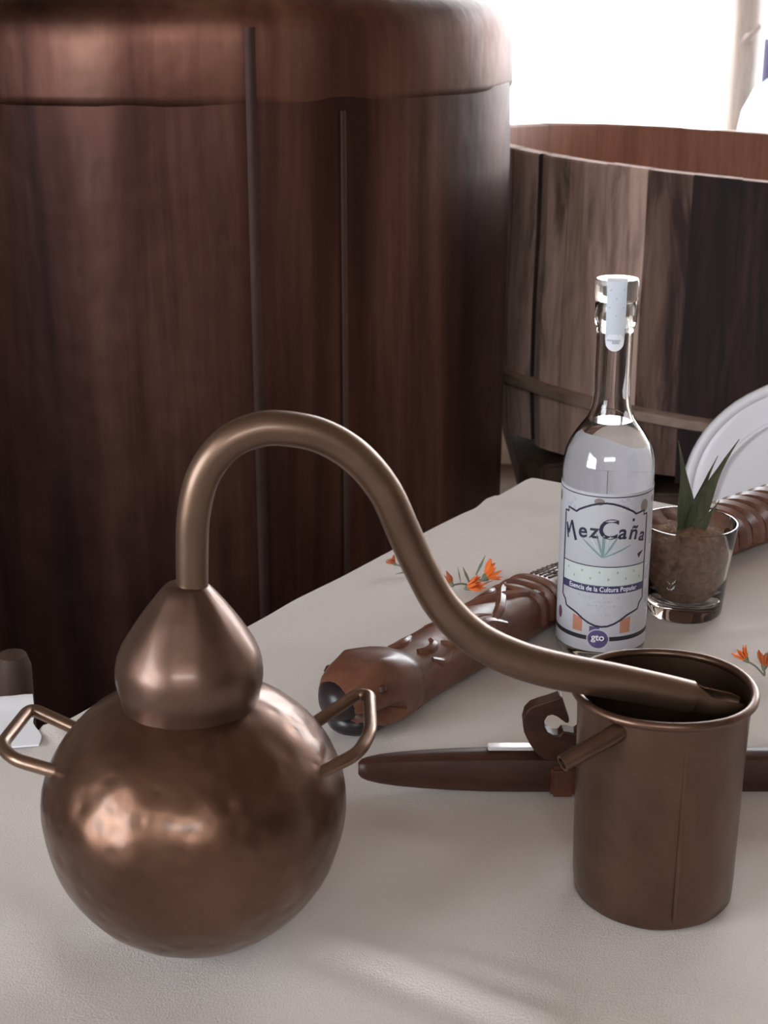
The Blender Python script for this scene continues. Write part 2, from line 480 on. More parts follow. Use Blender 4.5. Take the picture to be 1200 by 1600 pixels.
# ------------------------------------------------------------------ yard: post and pale plastic tank
post = empty('wooden_post', (1.145, 5.1, 0), 'pale sunlit wooden post standing in the bright yard behind the wooden vat', 'post')
obj('shaft', *lathe([(0, 0), (.062, 0), (.058, .6), (.054, 1.0), (.055, 1.3), (.052, 1.8), (.054, 2.9), (0, 2.9)], 20,
    lambda a, z: .006 * noise.noise(Vector((math.cos(a) * 2, math.sin(a) * 2, z * 2)))), M_POST, post)
obj('branch_knot', *tube([(-.03, -.036, 1.10), (0, -.048, 1.125), (.036, -.040, 1.16)], [.008, .016, .010], 10), M_POST, post)
wt = empty('water_tank', (1.30, 4.75, 0), 'pale blue-white domed plastic tank in the bright yard at right edge', 'tank')
obj('tank_shell', *lathe([(0, 0), (.22, 0), (.235, .04), (.235, .3), (.24, .31), (.235, .33), (.235, .6), (.24, .61), (.235, .63), (.235, .84), (.222, .92), (.19, .985), (.13, 1.03), (.08, 1.045), (0, 1.047)], 64), M_PLASTANK, wt)
obj('lid', *lathe([(0, 1.04), (.08, 1.04), (.08, 1.07), (.07, 1.08), (0, 1.08)], 32), M_PLASTANK, wt)

# ------------------------------------------------------------------ table and cloth
K = Vector((0.163, 1.590)); E1 = Vector((-.557, -.831)); E2 = Vector((.831, -.557))   # far corner, left edge, right edge
LA, LB = 1.30, 0.95
tab = empty('table', (K.x, K.y, 0), 'wooden table under the cream cloth', 'table')
def T2(a, b): p = E1 * a + E2 * b; return (p.x, p.y)
bm = MB()
c = [T2(.012, .012), T2(LA - .012, .012), T2(LA - .012, LB - .012), T2(.012, LB - .012)]
bm.add([(*q, z) for z in (.715, .752) for q in c], [(0, 1, 2, 3), (7, 6, 5, 4), (0, 4, 5, 1), (1, 5, 6, 2), (2, 6, 7, 3), (3, 7, 4, 0)])
bm.build('table_top', M_TABLE, tab, smooth=False)
for a, b in ((.06, .06), (LA - .06, .06), (LA - .06, LB - .06), (.06, LB - .06)):
    q = T2(a, b)
    obj('leg', *tube([(*q, 0), (*q, .715)], .028, 12), M_TABLE, tab)

# wrinkle lines on the cloth: (x0, y0, x1, y1, height, half width)
RIDGES = [(-.045, .742, .085, .664, .0048, .010), (-.052, .728, .070, .652, -.002, .009), (-.010, .735, .09, .690, .0030, .010), (-.29, 1.035, -.19, .945, .0060, .007),
          (-.1505, 1.1017, .02, 1.20, .0018, .014), (.08, 1.53, .19, 1.492, .0045, .012), (.10, 1.50, .17, 1.45, -.0022, .02),
          (.20, 1.155, .34, 1.18, .0035, .009), (.20, 1.185, .33, 1.21, -.002, .016), (-.02, .958, .13, .985, .0016, .02),
          (.03, 1.05, .16, 1.03, .0018, .018), (-.06, .88, .04, .83, .0022, .022), (-.25, .80, -.17, .70, .0025, .02), (-.15, .66, .0, .62, .002, .02),
          (.08, 1.30, .15, 1.38, .002, .02), (-.05, 1.22, .06, 1.26, .0018, .012)]
def ridge_h(x, y):
    h = 0.0
    for x0, y0, x1, y1, hh, w in RIDGES:
        dx, dy = x1 - x0, y1 - y0; L2 = dx * dx + dy * dy
        t = ((x - x0) * dx + (y - y0) * dy) / L2
        tc = max(0, min(1, t))
        d2 = (x - x0 - dx * tc) ** 2 + (y - y0 - dy * tc) ** 2
        if d2 < 9 * w * w:
            fade = 1.0 - 0.6 * abs(2 * tc - 1) ** 2
            h += hh * fade * math.exp(-d2 / (w * w))
    return h
KEEP = [(-.1028, .7420, .055), (.1572, .785, .055), (.1745, 1.1415, .042), (.2554, 1.2134, .045)]   # flat where things stand
def cloth_mesh():
    drop, st = .42, .0062
    na, nb = int((LA + 2 * drop) / st), int((LB + 2 * drop) / st)
    v, f = [], []
    r = .014
    for i in range(na + 1):
        a = -drop + (LA + 2 * drop) * i / na
        for j in range(nb + 1):
            b = -drop + (LB + 2 * drop) * j / nb
            ca, cb = max(0, min(LA, a)), max(0, min(LB, b))
            ea, eb = a - ca, b - cb
            e = math.hypot(ea, eb)
            p = E1 * ca + E2 * cb
            wx, wy = K.x + p.x, K.y + p.y
            z = 0.0
            if e > 1e-9:
                d = (E1 * ea + E2 * eb) / e
                s = ca * 1.0 - cb * 1.0 + math.atan2(eb, ea) * .05
                if e < r * PI / 2:
                    th = e / r; out = r * math.sin(th); z = -r * (1 - math.cos(th))
                else:
                    hang = e - r * PI / 2; z = -r - hang
                    wave = math.sin(s * 34) * .5 + math.sin(s * 21 + 1.3) * .5
                    out = r + (wave + .9) * min(1, hang / .3) * .035
                wx += d.x * out; wy += d.y * out
            h = ridge_h(wx, wy) + .0011 * noise.noise(Vector((wx * 9, wy * 9, 0))) + .0005 * noise.noise(Vector((wx * 31, wy * 31, 3)))
            k = 1.0
            for kx, ky, kr in KEEP:
                dd = math.hypot(wx - kx, wy - ky)
                k = min(k, max(0, min(1, (dd - kr * .8) / (kr * .7))))
            # the slack cloth pulls the edge in and out a little
            if e > 0 or min(ca, cb) < .03:
                wob = .006 * noise.noise(Vector((wx * 7, wy * 7, 9)))
                n_ = Vector((-.831, .557))
                wx += n_.x * wob; wy += n_.y * wob
            v.append((wx, wy, TZ + z + h * k - .0004))
    w = nb + 1
    for i in range(na):
        for j in range(nb):
            f.append((i * w + j, i * w + j + 1, (i + 1) * w + j + 1, (i + 1) * w + j))
    return v, f
cl = obj('tablecloth', *cloth_mesh(), M_CLOTH)
tag(cl, 'cream soft cloth with a few creases covering the table and hanging over its edges', 'tablecloth')

# ------------------------------------------------------------------ copper still (pot, head, swan neck)
PX, PY = -0.1028, 0.7420
still = empty('copper_still', (PX, PY, TZ), 'small hammered copper pot still with round body, onion head and long swan neck', 'still')
pr = [(0, .001), (.018, .001), (.0245, .0022)]
for k in range(0, 17):
    t = -PI / 2 + .34 + (PI / 2 - .34) * k / 16
    pr.append((.0822 * math.cos(t), .0830 + .0830 * math.sin(t)))
for k in range(1, 15):
    t = (PI / 2 - .30) * k / 14
    pr.append((.0822 * math.cos(t) ** .93, .0830 + .0670 * math.sin(t)))
pr += [(.018, .1480), (0, .1482)]
pr = [pr[0], pr[1]] + [q for q in pr[2:] if q[0] >= 0]
obj('pot_body', *lathe(pr, 96, lambda a, z: .0006 * noise.noise(Vector((math.cos(a) * 5, math.sin(a) * 5, z * 60)))), M_POT, still)
cap = [(.0340, .1370), (.0362, .1400), (.0364, .1420), (.0364, .1445), (.0370, .1478), (.0380, .1520), (.0388, .1565), (.0390, .1605), (.0387, .1650), (.0377, .1697),
       (.0354, .1750), (.0323, .1800), (.0284, .1860), (.0246, .1915), (.0208, .1968), (.0170, .2017), (.0138, .2058), (.0112, .2085), (.0085, .2096), (0, .2098)]
obj('still_head', *lathe(cap, 80, lambda a, z: .0007 * noise.noise(Vector((math.cos(a) * 3, math.sin(a) * 3, z * 40)))), M_CAP, still)
obj('joint_ring', *lathe([(.0358, .1392), (.0376, .1396), (.0379, .1412), (.0372, .1426), (.0358, .1426)], 80), M_ROD, still)
NECK = [(-.0995, .7424, .2066), (-.0988, .7425, .2278), (-.0970, .7428, .2486), (-.0911, .7436, .2689), (-.0791, .7452, .2841), (-.0646, .7471, .2906), (-.0511, .7488, .2912),
        (-.0325, .7514, .2866), (-.0147, .7537, .2750), (.0, .7557, .2564), (.0100, .7571, .2335), (.0188, .7582, .2131), (.0307, .7598, .1906), (.0483, .7622, .1711),
        (.0695, .765, .1578), (.0946, .7683, .1484), (.1271, .7727, .1400), (.1566, .7766, .1318), (.1710, .7785, .1276)]
path = [Vector(p) - Vector((PX, PY, 0)) for p in crom(NECK, 8)]
rad = lerp_list([.0083, .0084, .0085, .0086, .0088, .0090, .0090, .0090, .0090, .0090, .0091, .0092, .0095, .0099, .0104, .0105, .0101, .0096, .0092], len(path))
obj('swan_neck', *tube(path, rad, 28), M_TUBE, still)
# outlet: a narrower half-open beak sleeved in the neck's end
def beak():
    pts = [Vector(p) - Vector((PX, PY, 0)) for p in [(.1660, .7778, .1292), (.1720, .7786, .1275), (.1800, .7797, .1255), (.1880, .7808, .1238), (.1965, .7820, .1222), (.2010, .7826, .1215)]]
    rs = [.0084, .0084, .0083, .0082, .0076, .0050]
    op = [0, .2, 1.0, 1.1, 1.15, 1.2]      # how far the top is cut open (radians from the crown)
    v, f = [], []; n = 21
    for lay in (0, -.0009):
        for i, p in enumerate(pts):
            t = (pts[min(i + 1, 5)] - pts[max(i - 1, 0)]).normalized()
            up = (Vector((0, -.0, 1)) - t * t.z).normalized(); b = t.cross(up)
            for k in range(n):
                a = op[i] + (2 * PI - 2 * op[i]) * k / (n - 1)
                v.append(p + (up * math.cos(a) + b * math.sin(a)) * (rs[i] + lay))
    m = 6 * n
    for i in range(5):
        for k in range(n - 1):
            f.append((i * n + k, i * n + k + 1, (i + 1) * n + k + 1, (i + 1) * n + k))
            f.append((m + i * n + k + 1, m + i * n + k, m + (i + 1) * n + k, m + (i + 1) * n + k + 1))
        for k in (0, n - 1):
            f.append((i * n + k, (i + 1) * n + k, m + (i + 1) * n + k, m + i * n + k))
    for k in range(n - 1):
        f.append((5 * n + k, 5 * n + k + 1, m + 5 * n + k + 1, m + 5 * n + k))
    return v, f
obj('outlet_beak', *beak(), M_TUBE, still)
def handle(pts):
    p = []
    V = [Vector(q) - Vector((PX, PY, 0)) for q in pts]
    out = [V[0]]
    for i in range(1, len(V) - 1):       # rounded corners
        a, b, c = V[i - 1], V[i], V[i + 1]
        r = min(.008, (a - b).length * .45, (c - b).length * .45)
        s, e = b + (a - b).normalized() * r, b + (c - b).normalized() * r
        for k in range(7):
            t = k / 6
            out.append(s * (1 - t) ** 2 + b * 2 * t * (1 - t) + e * t * t)
    out.append(V[-1])
    return tube(out, .0037, 12)
obj('handle', *handle([(-.166, .766, .112), (-.2005, .7892, .1155), (-.2065, .744, .1155), (-.197, .729, .115), (-.168, .720, .111)]), M_ROD, still)
obj('handle', *handle([(-.036, .719, .111), (-.0138, .732, .1165), (-.0072, .754, .1185), (-.0082, .795, .1205), (-.0150, .797, .1205), (-.040, .769, .115)]), M_ROD, still)

# ------------------------------------------------------------------ copper can
CX, CY = 0.1572, 0.7850
can = empty('copper_can', (CX, CY, TZ), 'open copper can with rolled rim and small side spout under the still outlet', 'can')
obj('can_wall', *lathe([(0, .001), (.0435, .001), (.0455, .003), (.0462, .012), (.0466, .04), (.0472, .08), (.0480, .115), (.0490, .1285), (.0478, .1285), (.0468, .115), (.0458, .06), (.0448, .006), (0, .005)], 96,
    lambda a, z: .0007 * noise.noise(Vector((math.cos(a) * 2.5, math.sin(a) * 2.5, z * 25)))), M_CAN, can)
rim = []
for k in range(97): rim.append((.0500 * math.cos(2 * PI * k / 96), .0500 * math.sin(2 * PI * k / 96), .1300 + .0006 * math.sin(2 * PI * k / 96 * 3)))
obj('rolled_rim', *tube(rim, .0026, 10, cap=False), M_CAN, can)
sp = [(.1310, .7510, .1230), (.1190, .7440, .1185), (.1065, .7380, .1145), (.0950, .7325, .1105)]
sp = [Vector(p) - Vector((CX, CY, 0)) for p in sp]
v1, f1 = tube(sp, [.0056, .0052, .0049, .0047], 16, cap=False)
v2, f2 = tube(sp, [.0042, .0039, .0036, .0034], 16, cap=False)
k = len(v1); e = k - 16
obj('spout', v1 + v2, f1 + [tuple(i + k for i in q)[::-1] for q in f2] + [(e + i, e + (i + 1) % 16, k + e + (i + 1) % 16, k + e + i) for i in range(16)], M_CAN, can)
obj('side_seam', *box(0, 0, 0, .0022, .0012, .112, .0004), M_CAN, can, loc=(.0046, -.0474, .064))

# ------------------------------------------------------------------ liquor bottle
BX, BY = 0.1740, 1.1390
face = math.atan2(-BY, -BX + .004)             # the label turns to the front of the table
bot = empty('liquor_bottle', (BX, BY, TZ), 'clear glass liquor bottle with white printed label and clear stopper', 'bottle')
RB = .0353
outer = [(0, .004), (.020, .0025), (.030, .0005), (.0335, .001), (RB - .0006, .0035), (RB, .008), (RB, .080), (RB, .150), (RB - .0003, .158), (RB - .0018, .1655), (RB - .0048, .1730), (RB - .0090, .1800),
         (RB - .0136, .1862), (RB - .0175, .1915), (.0163, .1960), (.0150, .2010), (.0143, .2080), (.0140, .2250), (.0138, .2560), (.0140, .2625), (.0152, .2640), (.0157, .2660), (.0157, .2795), (.0150, .2815)]
inner = [(.0112, .2815), (.0108, .2780), (.0108, .2100), (.0118, .2010), (.0135, .1955), (RB - .0200, .1895), (RB - .0160, .1840), (RB - .0115, .1780), (RB - .0073, .1715), (RB - .0042, .1640), (RB - .0028, .1560), (RB - .0026, .10), (RB - .0026, .014), (RB - .006, .010), (.020, .0095), (0, .0115)]
obj('glass_body', *lathe(outer + inner, 96), M_GLASS, bot)
lv = .1890
def in_r(z):
    pts = sorted((zz, r) for r, zz in inner)
    for (z0, r0), (z1, r1) in zip(pts, pts[1:]):
        if z0 <= z <= z1 and z1 > z0: return r0 + (r1 - r0) * (z - z0) / (z1 - z0)
    return .01
liq = [(0, .0113), (.020, .0093), (RB - .006, .0098), (RB - .0024, .0138), (RB - .0024, .10), (RB - .0026, .1560), (RB - .0040, .1640), (RB - .0071, .1715), (RB - .0113, .1780), (RB - .0158, .1840), (in_r(lv) + .0002, lv), (0, lv)]
obj('liquor', *lathe(liq, 96), M_LIQ, bot)
obj('stopper', *lathe([(0, .2580), (.0102, .2582), (.0105, .2640), (.0105, .2820), (.0158, .2822), (.0164, .2835), (.0164, .2965), (.0154, .2982), (0, .2984)], 64), M_STOP, bot)

RL = RB + .0004
def cyl(u, z, off=0.0):
    """label coordinates (arc length u to the right, height z) -> bottle space"""
    a = face + u / RL
    return ((RL + off) * math.cos(a), (RL + off) * math.sin(a), z)
def strip(zf0, zf1, u0, u1, off, n=24):
    v, f = [], []
    for i in range(n + 1):
        u = u0 + (u1 - u0) * i / n
        v.append(cyl(u, zf0(u) if callable(zf0) else zf0, off)); v.append(cyl(u, zf1(u) if callable(zf1) else zf1, off))
    for i in range(n): f.append((2 * i, 2 * i + 2, 2 * i + 3, 2 * i + 1))
    return v, f
lab = obj('label', *strip(.0105, .1405, -PI * RL * .999, PI * RL * .999, 0, 120), M_LABEL, bot)
def paper(m, amount):
    nt = m.node_tree; b = nt.nodes['Principled BSDF']; t = nt.nodes.new('ShaderNodeBsdfTranslucent'); x = nt.nodes.new('ShaderNodeMixShader')
    t.inputs['Color'].default_value = b.inputs['Base Color'].default_value
    x.inputs[0].default_value = amount
    nt.links.new(b.outputs[0], x.inputs[1]); nt.links.new(t.outputs[0], x.inputs[2])
    nt.links.new(x.outputs[0], nt.nodes['Material Output'].inputs['Surface'])
paper(M_LABEL, .42)
def ink(name, mb, mat): return mb.build(name, mat, lab, smooth=False)
def sub(poly, closed, step=.0025):
    out = []; n = len(poly)
    for i in range(n if closed else n - 1):
        a, b = poly[i], poly[(i + 1) % n]
        m = max(1, int(math.hypot(b[0] - a[0], b[1] - a[1]) / step))
        for k in range(m): out.append((a[0] + (b[0] - a[0]) * k / m, a[1] + (b[1] - a[1]) * k / m))
    if not closed: out.append(poly[-1])
    return out
def ribbon(poly, w, off, closed=True):
    p = sub(poly, closed); n = len(p); v, f = [], []
    for i in range(n):
        a = p[i - 1] if (closed or i > 0) else p[i]; b = p[(i + 1) % n] if (closed or i < n - 1) else p[i]
        dx, dy = b[0] - a[0], b[1] - a[1]; L = math.hypot(dx, dy) or 1
        nx, ny = -dy / L, dx / L
        v.append(cyl(p[i][0] + nx * w / 2, p[i][1] + ny * w / 2, off)); v.append(cyl(p[i][0] - nx * w / 2, p[i][1] - ny * w / 2, off))
    for i in range(n if closed else n - 1):
        j = (i + 1) % n
        f.append((2 * i, 2 * j, 2 * j + 1, 2 * i + 1))
    return v, f
def disc(u, z, ru, rz, off, n=18):
    return [cyl(u, z, off)] + [cyl(u + ru * math.cos(2 * PI * k / n), z + rz * math.sin(2 * PI * k / n), off) for k in range(n)], [(0, 1 + k, 1 + (k + 1) % n) for k in range(n)]
# frame outline: arched top, notched corners, scalloped bottom
HW = .0368
fr = [(-HW, .1215), (-HW + .004, .1215), (-HW + .004, .1250)]
fr += [(-HW + .0125, .1235)]
for k in range(9):
    t = k / 8; fr.append((-.0215 + .043 * t, .1258 + .0075 * math.sin(PI * t)))
fr += [(HW - .0125, .1235), (HW - .004, .1250), (HW - .004, .1215), (HW, .1215), (HW, .0520), (HW - .004, .0485), (HW - .0055, .0440), (HW - .0130, .0420)]
for k in range(9):
    t = k / 8; fr.append((.0200 - .040 * t, .0405 - .0085 * math.sin(PI * t)))
fr += [(-HW + .0130, .0420), (-HW + .0055, .0440), (-HW + .004, .0485), (-HW, .0520)]
ink('frame_line', MB().add(*ribbon(fr, .0016, .00016)), M_INK)
blv, blf = [], []
for k in range(25):
    a = face + PI + (k - 12) / 12 * 1.15
    zt = .1560 + .004 * math.sin(k * .55)
    for z in (.1406, zt): blv.append((RL * math.cos(a), RL * math.sin(a), z))
obj('back_label', blv, [(2 * k, 2 * k + 2, 2 * k + 3, 2 * k + 1) for k in range(24)], M_LABEL, bot)
ink('top_line', MB().add(*strip(.1375, .1383, -.075, .075, .00012, 48)), M_INK)
ink('green_band', MB().add(*strip(.0660, .0815, -HW + .0006, HW - .0006, .00010)).add([], []), M_PALEG)
ink('band_top_line', MB().add(*strip(.0813, .0821, -HW, HW, .00016)), M_INK)
bd = MB()
for k, u in enumerate([-.030, -.024, -.017, -.010, -.003, .004, .011, .018, .025, .031]):
    z = .0715 if k % 2 else .0770
    bd.add(*disc(u, z, .0008, .0011, .00016, 8))
ink('green_dots', bd, M_GREEN)
ink('text_band', MB().add(*strip(.0598, .0660, -HW, HW, .00018)), M_INKV)
ink('black_band', MB().add(*strip(.0200, .0236, -.085, .085, .00012, 60)), M_INKB)
ink('badge_rim', MB().add(*disc(-.0020, .0215, .0090, .0086, .00020, 28)), M_LABEL)
ink('badge', MB().add(*disc(-.0020, .0215, .0080, .0076, .00026, 28)), M_INKP)
ag = MB(); ag2 = MB()
for ang, L, w, pale in ((-66, .024, .0020, 1), (-50, .022, .0024, 0), (-32, .022, .0026, 1), (-16, .020, .0028, 0), (0, .021, .0036, 0), (16, .020, .0028, 1), (32, .022, .0026, 0), (50, .022, .0024, 1), (66, .024, .0020, 0)):
    a = math.radians(ang); dx, dz = math.sin(a), math.cos(a)
    v, f = [], []
    for i in range(9):
        t = i / 8; hw = w / 2 * (.35 + 1.3 * t) * (1 - t) ** .7 if t < 1 else 0
        u, z = -.0010 + dx * (L * t + .0008), .0895 + dz * L * t
        v += [cyl(u - dz * hw, z + dx * hw, .00010 if pale else .00014), cyl(u + dz * hw, z - dx * hw, .00010 if pale else .00014)]
    (ag2 if pale else ag).add(v, [(2 * i, 2 * i + 2, 2 * i + 3, 2 * i + 1) for i in range(8)])
ink('agave_drawing', ag, M_AGINK); ink('agave_drawing_pale', ag2, M_AGINK2)
for u, z, ru, rz in ((-.048, .1300, .0030, .0045), (-.0055, .1340, .0040, .0028), (.033, .1285, .0042, .0052), (.046, .131, .002, .003)):
    ink('round_picture', MB().add(*disc(u, z, ru, rz, .0001)), M_TAUPE)
for u, z in ((-.030, .1290), (.016, .1315)):
    gp = MB()
    for k in range(7): gp.add(*disc(u + random.uniform(-.005, .005), z + random.uniform(-.004, .004), .0016, .0018, .0001, 8))
    ink('dotted_picture', gp, M_GREYI)['kind'] = 'stuff'
for z0, z1, u0, u1 in ((.066, .078, .039, .044), (.094, .106, .044, .050), (.046, .058, .041, .045)):
    ink('side_picture', MB().add(*strip(z0, z1, u0, u1, .0001, 6)), M_GREYI)
for u0, u1 in ((-.0235, -.0150), (.0150, .0240)):
    ink('terracotta_picture', MB().add(*strip(.0262, lambda u: .0395 - (.024 - abs(u)) * .25, u0, u1, .0001, 6)), M_ORANI)
ink('maroon_picture', MB().add(*disc(-.0400, .0355, .0030, .0052, .0001)), M_MAROON)
ink('violet_picture', MB().add(*strip(.0262, .0318, -.0090, -.0010, .0001, 6)), M_INKP)
ink('small_bird', MB().add([cyl(u, z, .00018) for u, z in ((.0275, .0905), (.0345, .0925), (.0310, .0890), (.0295, .0865))], [(0, 1, 2, 3)]), M_INK)
sm = MB()
for z, u0, u1 in ((.0562, -.020, .020), (.0528, -.008, .008), (.0492, -.011, .011), (.0420, -.008, .008)):
    u = u0
    while u < u1:
        w = random.uniform(.0016, .0045); sm.add(*strip(z - .0006, z + .0006, u, min(u + w, u1), .00012, 2)); u += w + .0009
ink('small_print', sm, M_GREYI)

def text_mesh(ch, size, bold=0.0, shear=0.0):
    cu = bpy.data.curves.new('lettering', 'FONT')
    cu.body = ch; cu.size = size; cu.offset = bold; cu.shear = shear
    cu.resolution_u = 4; cu.align_x = 'CENTER'
    o = bpy.data.objects.new('lettering', cu); COL.objects.link(o)
    dg = bpy.context.evaluated_depsgraph_get(); dg.update()
    me = bpy.data.meshes.new_from_object(o.evaluated_get(dg))
    v = [(p.co.x, p.co.y) for p in me.vertices]; f = [tuple(p.vertices) for p in me.polygons]
    bpy.data.objects.remove(o); bpy.data.curves.remove(cu); bpy.data.meshes.remove(me)
    return v, f
def put_text(mb, ch, size, u, z, rot=0, bold=0.0, shear=0.0, off=.00022, sx=1.0):
    v, f = text_mesh(ch, size, bold, shear)
    c, s = math.cos(rot), math.sin(rot)
    mb.add([cyl(u + (x * sx * c - y * s), z + (x * sx * s + y * c), off) for x, y in v], f)
nm = MB()
for ch, u, z, size, rot in (('e', -.0178, .1040, .0165, .10), ('z', -.0088, .1048, .0165, .02), ('C', .0018, .1048, .0225, .0), ('a', .0130, .1046, .0165, -.06), ('ñ', .0220, .1035, .0165, -.14), ('a', .0306, .1008, .0150, -.24)):
    put_text(nm, ch, size, u, z, rot, bold=.00034, shear=.08)
for pts, w in ((((-.0345, .1120), (-.0322, .1000)), .0017), (((-.0345, .1120), (-.0312, .1050)), .0013), (((-.0316, .1040), (-.0288, .1150)), .0014), (((-.0288, .1150), (-.0238, .1000)), .0024)):
    nm.add(*ribbon(list(pts), w, .00022, closed=False))
nm.add(*disc(.0222, .1190, .0012, .0014, .0002, 6))
ink('name_lettering', nm, M_INK)
bt = MB(); put_text(bt, 'Esencia de la Cultura Popular', .0056, 0, .0613, sx=.86, bold=.00006); ink('band_lettering', bt, M_WHITEI)
gt = MB(); put_text(gt, 'gto', .0078, -.0020, .0205, off=.0003, bold=.00018); ink('badge_lettering', gt, M_WHITEI)

# paper seal strip over the stopper with a round seal at its end
def seal_strip():
    rs = [(.0045, .2990), (.0120, .2989), (.0156, .2984), (.0168, .2960), (.0168, .2840), (.0162, .2780), (.0161, .2660), (.0150, .2620), (.0143, .2540)]
    v, f = [], []; m = 7; w = .0150
    for r, z in rs:
        for k in range(m):
            s = (k - (m - 1) / 2) / (m - 1) * w
            if z > .2983:
                d = (math.cos(face), math.sin(face)); t = (-d[1], d[0]); v.append((d[0] * r + t[0] * s, d[1] * r + t[1] * s, z))
            else:
                a = face + s / r; v.append((r * math.cos(a), r * math.sin(a), z))
    for i in range(len(rs) - 1):
        for k in range(m - 1): f.append((i * m + k, i * m + k + 1, (i + 1) * m + k + 1, (i + 1) * m + k))
    return v, f
ss = obj('seal_strip', *seal_strip(), M_SEAL, bot)
def ncyl(s, z, r):
    a = face + s / r; return (r * math.cos(a), r * math.sin(a), z)
dm = MB()
for s, z in ((-.0045, .292), (.0055, .2925), (0, .286), (-.005, .279), (.0055, .279), (0, .273)):
    r = .0171 if z > .283 else .0165
    dm.add([ncyl(s + .0007 * math.cos(k * PI / 4), z + .0007 * math.sin(k * PI / 4), r) for k in range(8)], [tuple(range(8))])
dm.build('seal_dot', M_GREYI, ss)
sd = [ncyl(0, .2530, .0147)] + [ncyl(.0072 * math.cos(2 * PI * k / 24), .2530 + .0072 * math.sin(2 * PI * k / 24), .0147) for k in range(24)]
rs_ = obj('round_seal', sd, [(0, 1 + k, 1 + (k + 1) % 24) for k in range(24)], M_SEALW, ss)
mk = MB()
for s0, s1, z0, z1 in ((-.0062, .004, .2535, .2547), (-.002, .003, .2515, .2535)):
    mk.add([ncyl(s0 + (s1 - s0) * i / 4, z, .0149) for z in (z0, z1) for i in range(5)], [(i, i + 1, i + 6, i + 5) for i in range(4)])
mk.build('seal_mark', M_GREYI, ss)

# ------------------------------------------------------------------ tumbler with coir and agave seedling
GX, GY = 0.2554, 1.2134
gl = empty('glass_tumbler', (GX, GY, TZ), 'clear thick-bottomed glass tumbler beside the bottle, filled with brown fibre', 'glass')
go = [(0, .003), (.020, .0015), (.029, .0005), (.0315, .003), (.0322, .010), (.0345, .035), (.0375, .060), (.0402, .0800), (.0398, .0812), (.0388, .0812), (.0384, .0800), (.0358, .060), (.0328, .036), (.0304, .018), (.027, .0150), (0, .0145)]
obj('glass_wall', *lathe(go, 72), M_GLASS, gl)
def coir_blob():
    pr = [(0, .0148), (.020, .0150), (.0265, .0155), (.0302, .0190), (.0325, .036), (.0346, .052), (.0356, .062), (.0345, .069), (.026, .0735), (.012, .0765), (0, .0770)]
    v, f = lathe(pr, 48)
    out = []
    for x, y, z in v:
        n = noise.noise(Vector((x * 130, y * 130, z * 130))); r = math.hypot(x, y)
        lim = .0022 if z > .06 else .0006
        s = 1 + (n * lim - lim * .6) / max(r, .004) if r > 1e-6 else 1
        out.append((x * s, y * s, z + (n * .0035 if z > .06 else 0)))
    return out, f
co = obj('coir_fibre', *coir_blob(), M_COIR, None, loc=(GX, GY, TZ))
tag(co, 'matted brown coir fibre filling the glass tumbler', 'fibre', kind='stuff')
fa, fb = MB(), MB()
for k in range(260):
    a = random.uniform(0, 2 * PI); top = random.random() < .55
    if top:
        r = .030 * math.sqrt(random.random()); z = .068 + (.030 - r) * .3; p = Vector((r * math.cos(a), r * math.sin(a), z))
        d = Vector((random.uniform(-1, 1), random.uniform(-1, 1), random.uniform(-.1, .4)))
    else:
        z = random.uniform(.022, .060); r = .0300 + (z - .018) * .065 - .0004; p = Vector((r * math.cos(a), r * math.sin(a), z))
        d = Vector((-math.sin(a), math.cos(a), random.uniform(-.8, .8))) * random.choice((-1, 1))
    L = random.uniform(.006, .014); pts = []
    for i in range(5):
        q = p + d.normalized() * L * (i / 4 - .5) + Vector((random.uniform(-1, 1), random.uniform(-1, 1), random.uniform(-.5, 1))) * .0012
        rr = math.hypot(q.x, q.y); mx = .0290 + (min(q.z, .08) - .018) * .125
        if rr > mx: q.x *= mx / rr; q.y *= mx / rr
        pts.append(q)
    (fa if random.random() < .5 else fb).add(*tube(crom(pts, 2), random.uniform(.00018, .00040), 4))
obj('pale_strand', fa.v, fa.f, M_FIBRE, co)['kind'] = 'stuff'
obj('brown_strand', fb.v, fb.f, M_FIBRE_DK, co)['kind'] = 'stuff'

agv = empty('agave_seedling', (GX - .002, GY - .006, TZ + .074), 'small dark green agave seedling growing from the fibre in the tumbler', 'plant')
def leaf(az, lean, L, w, bend=0.0, z0=-.012, face_az=-PI / 2):
    v, f = [], []; n = 11
    d = Vector((math.cos(az), math.sin(az), 0)); fa = Vector((math.cos(face_az), math.sin(face_az), 0))
    for i in range(n):
        t = i / (n - 1); th = lean + bend * t
        p = d * (L * t * math.sin(th)) + Vector((0, 0, z0 + L * t * math.cos(th)))
        tg = d * math.sin(th) + Vector((0, 0, math.cos(th)))
        s = tg.cross(fa).normalized(); nn = s.cross(tg)
        ww = max(.0003, w * (0.72 + .55 * math.sin(PI * min(1, t * 1.5))) * (1 - t ** 1.6))
        for k in (-1, -.5, 0, .5, 1): v.append(p + s * ww * k + nn * (.30 * ww * (k * k - 1)))
        for k in (1, 0, -1): v.append(p + s * ww * k * .96 + nn * (.30 * ww * (k * k - 1) - .0013 * (1 - t)))
    for i in range(n - 1):
        for k in range(8):
            f.append((i * 8 + k, i * 8 + (k + 1) % 8, (i + 1) * 8 + (k + 1) % 8, (i + 1) * 8 + k))
    f.append(tuple(range(8))); f.append(tuple(range((n - 1) * 8, n * 8)))
    return v, f
for az, lean, L, w, bend, fz in ((-.1, .20, .100, .0078, .17, -1.5), (.15, .10, .080, .0058, .17, -1.3), (.1, .06, .066, .0048, .16, -1.2), (3.1, .04, .092, .0074, .10, -1.8), (.05, .62, .046, .0062, -.06, -1.5), (3.1, .48, .034, .0056, -.3, -1.5)):
    obj('leaf', *leaf(az, lean, L, w, bend, face_az=fz), M_LEAF, agv)

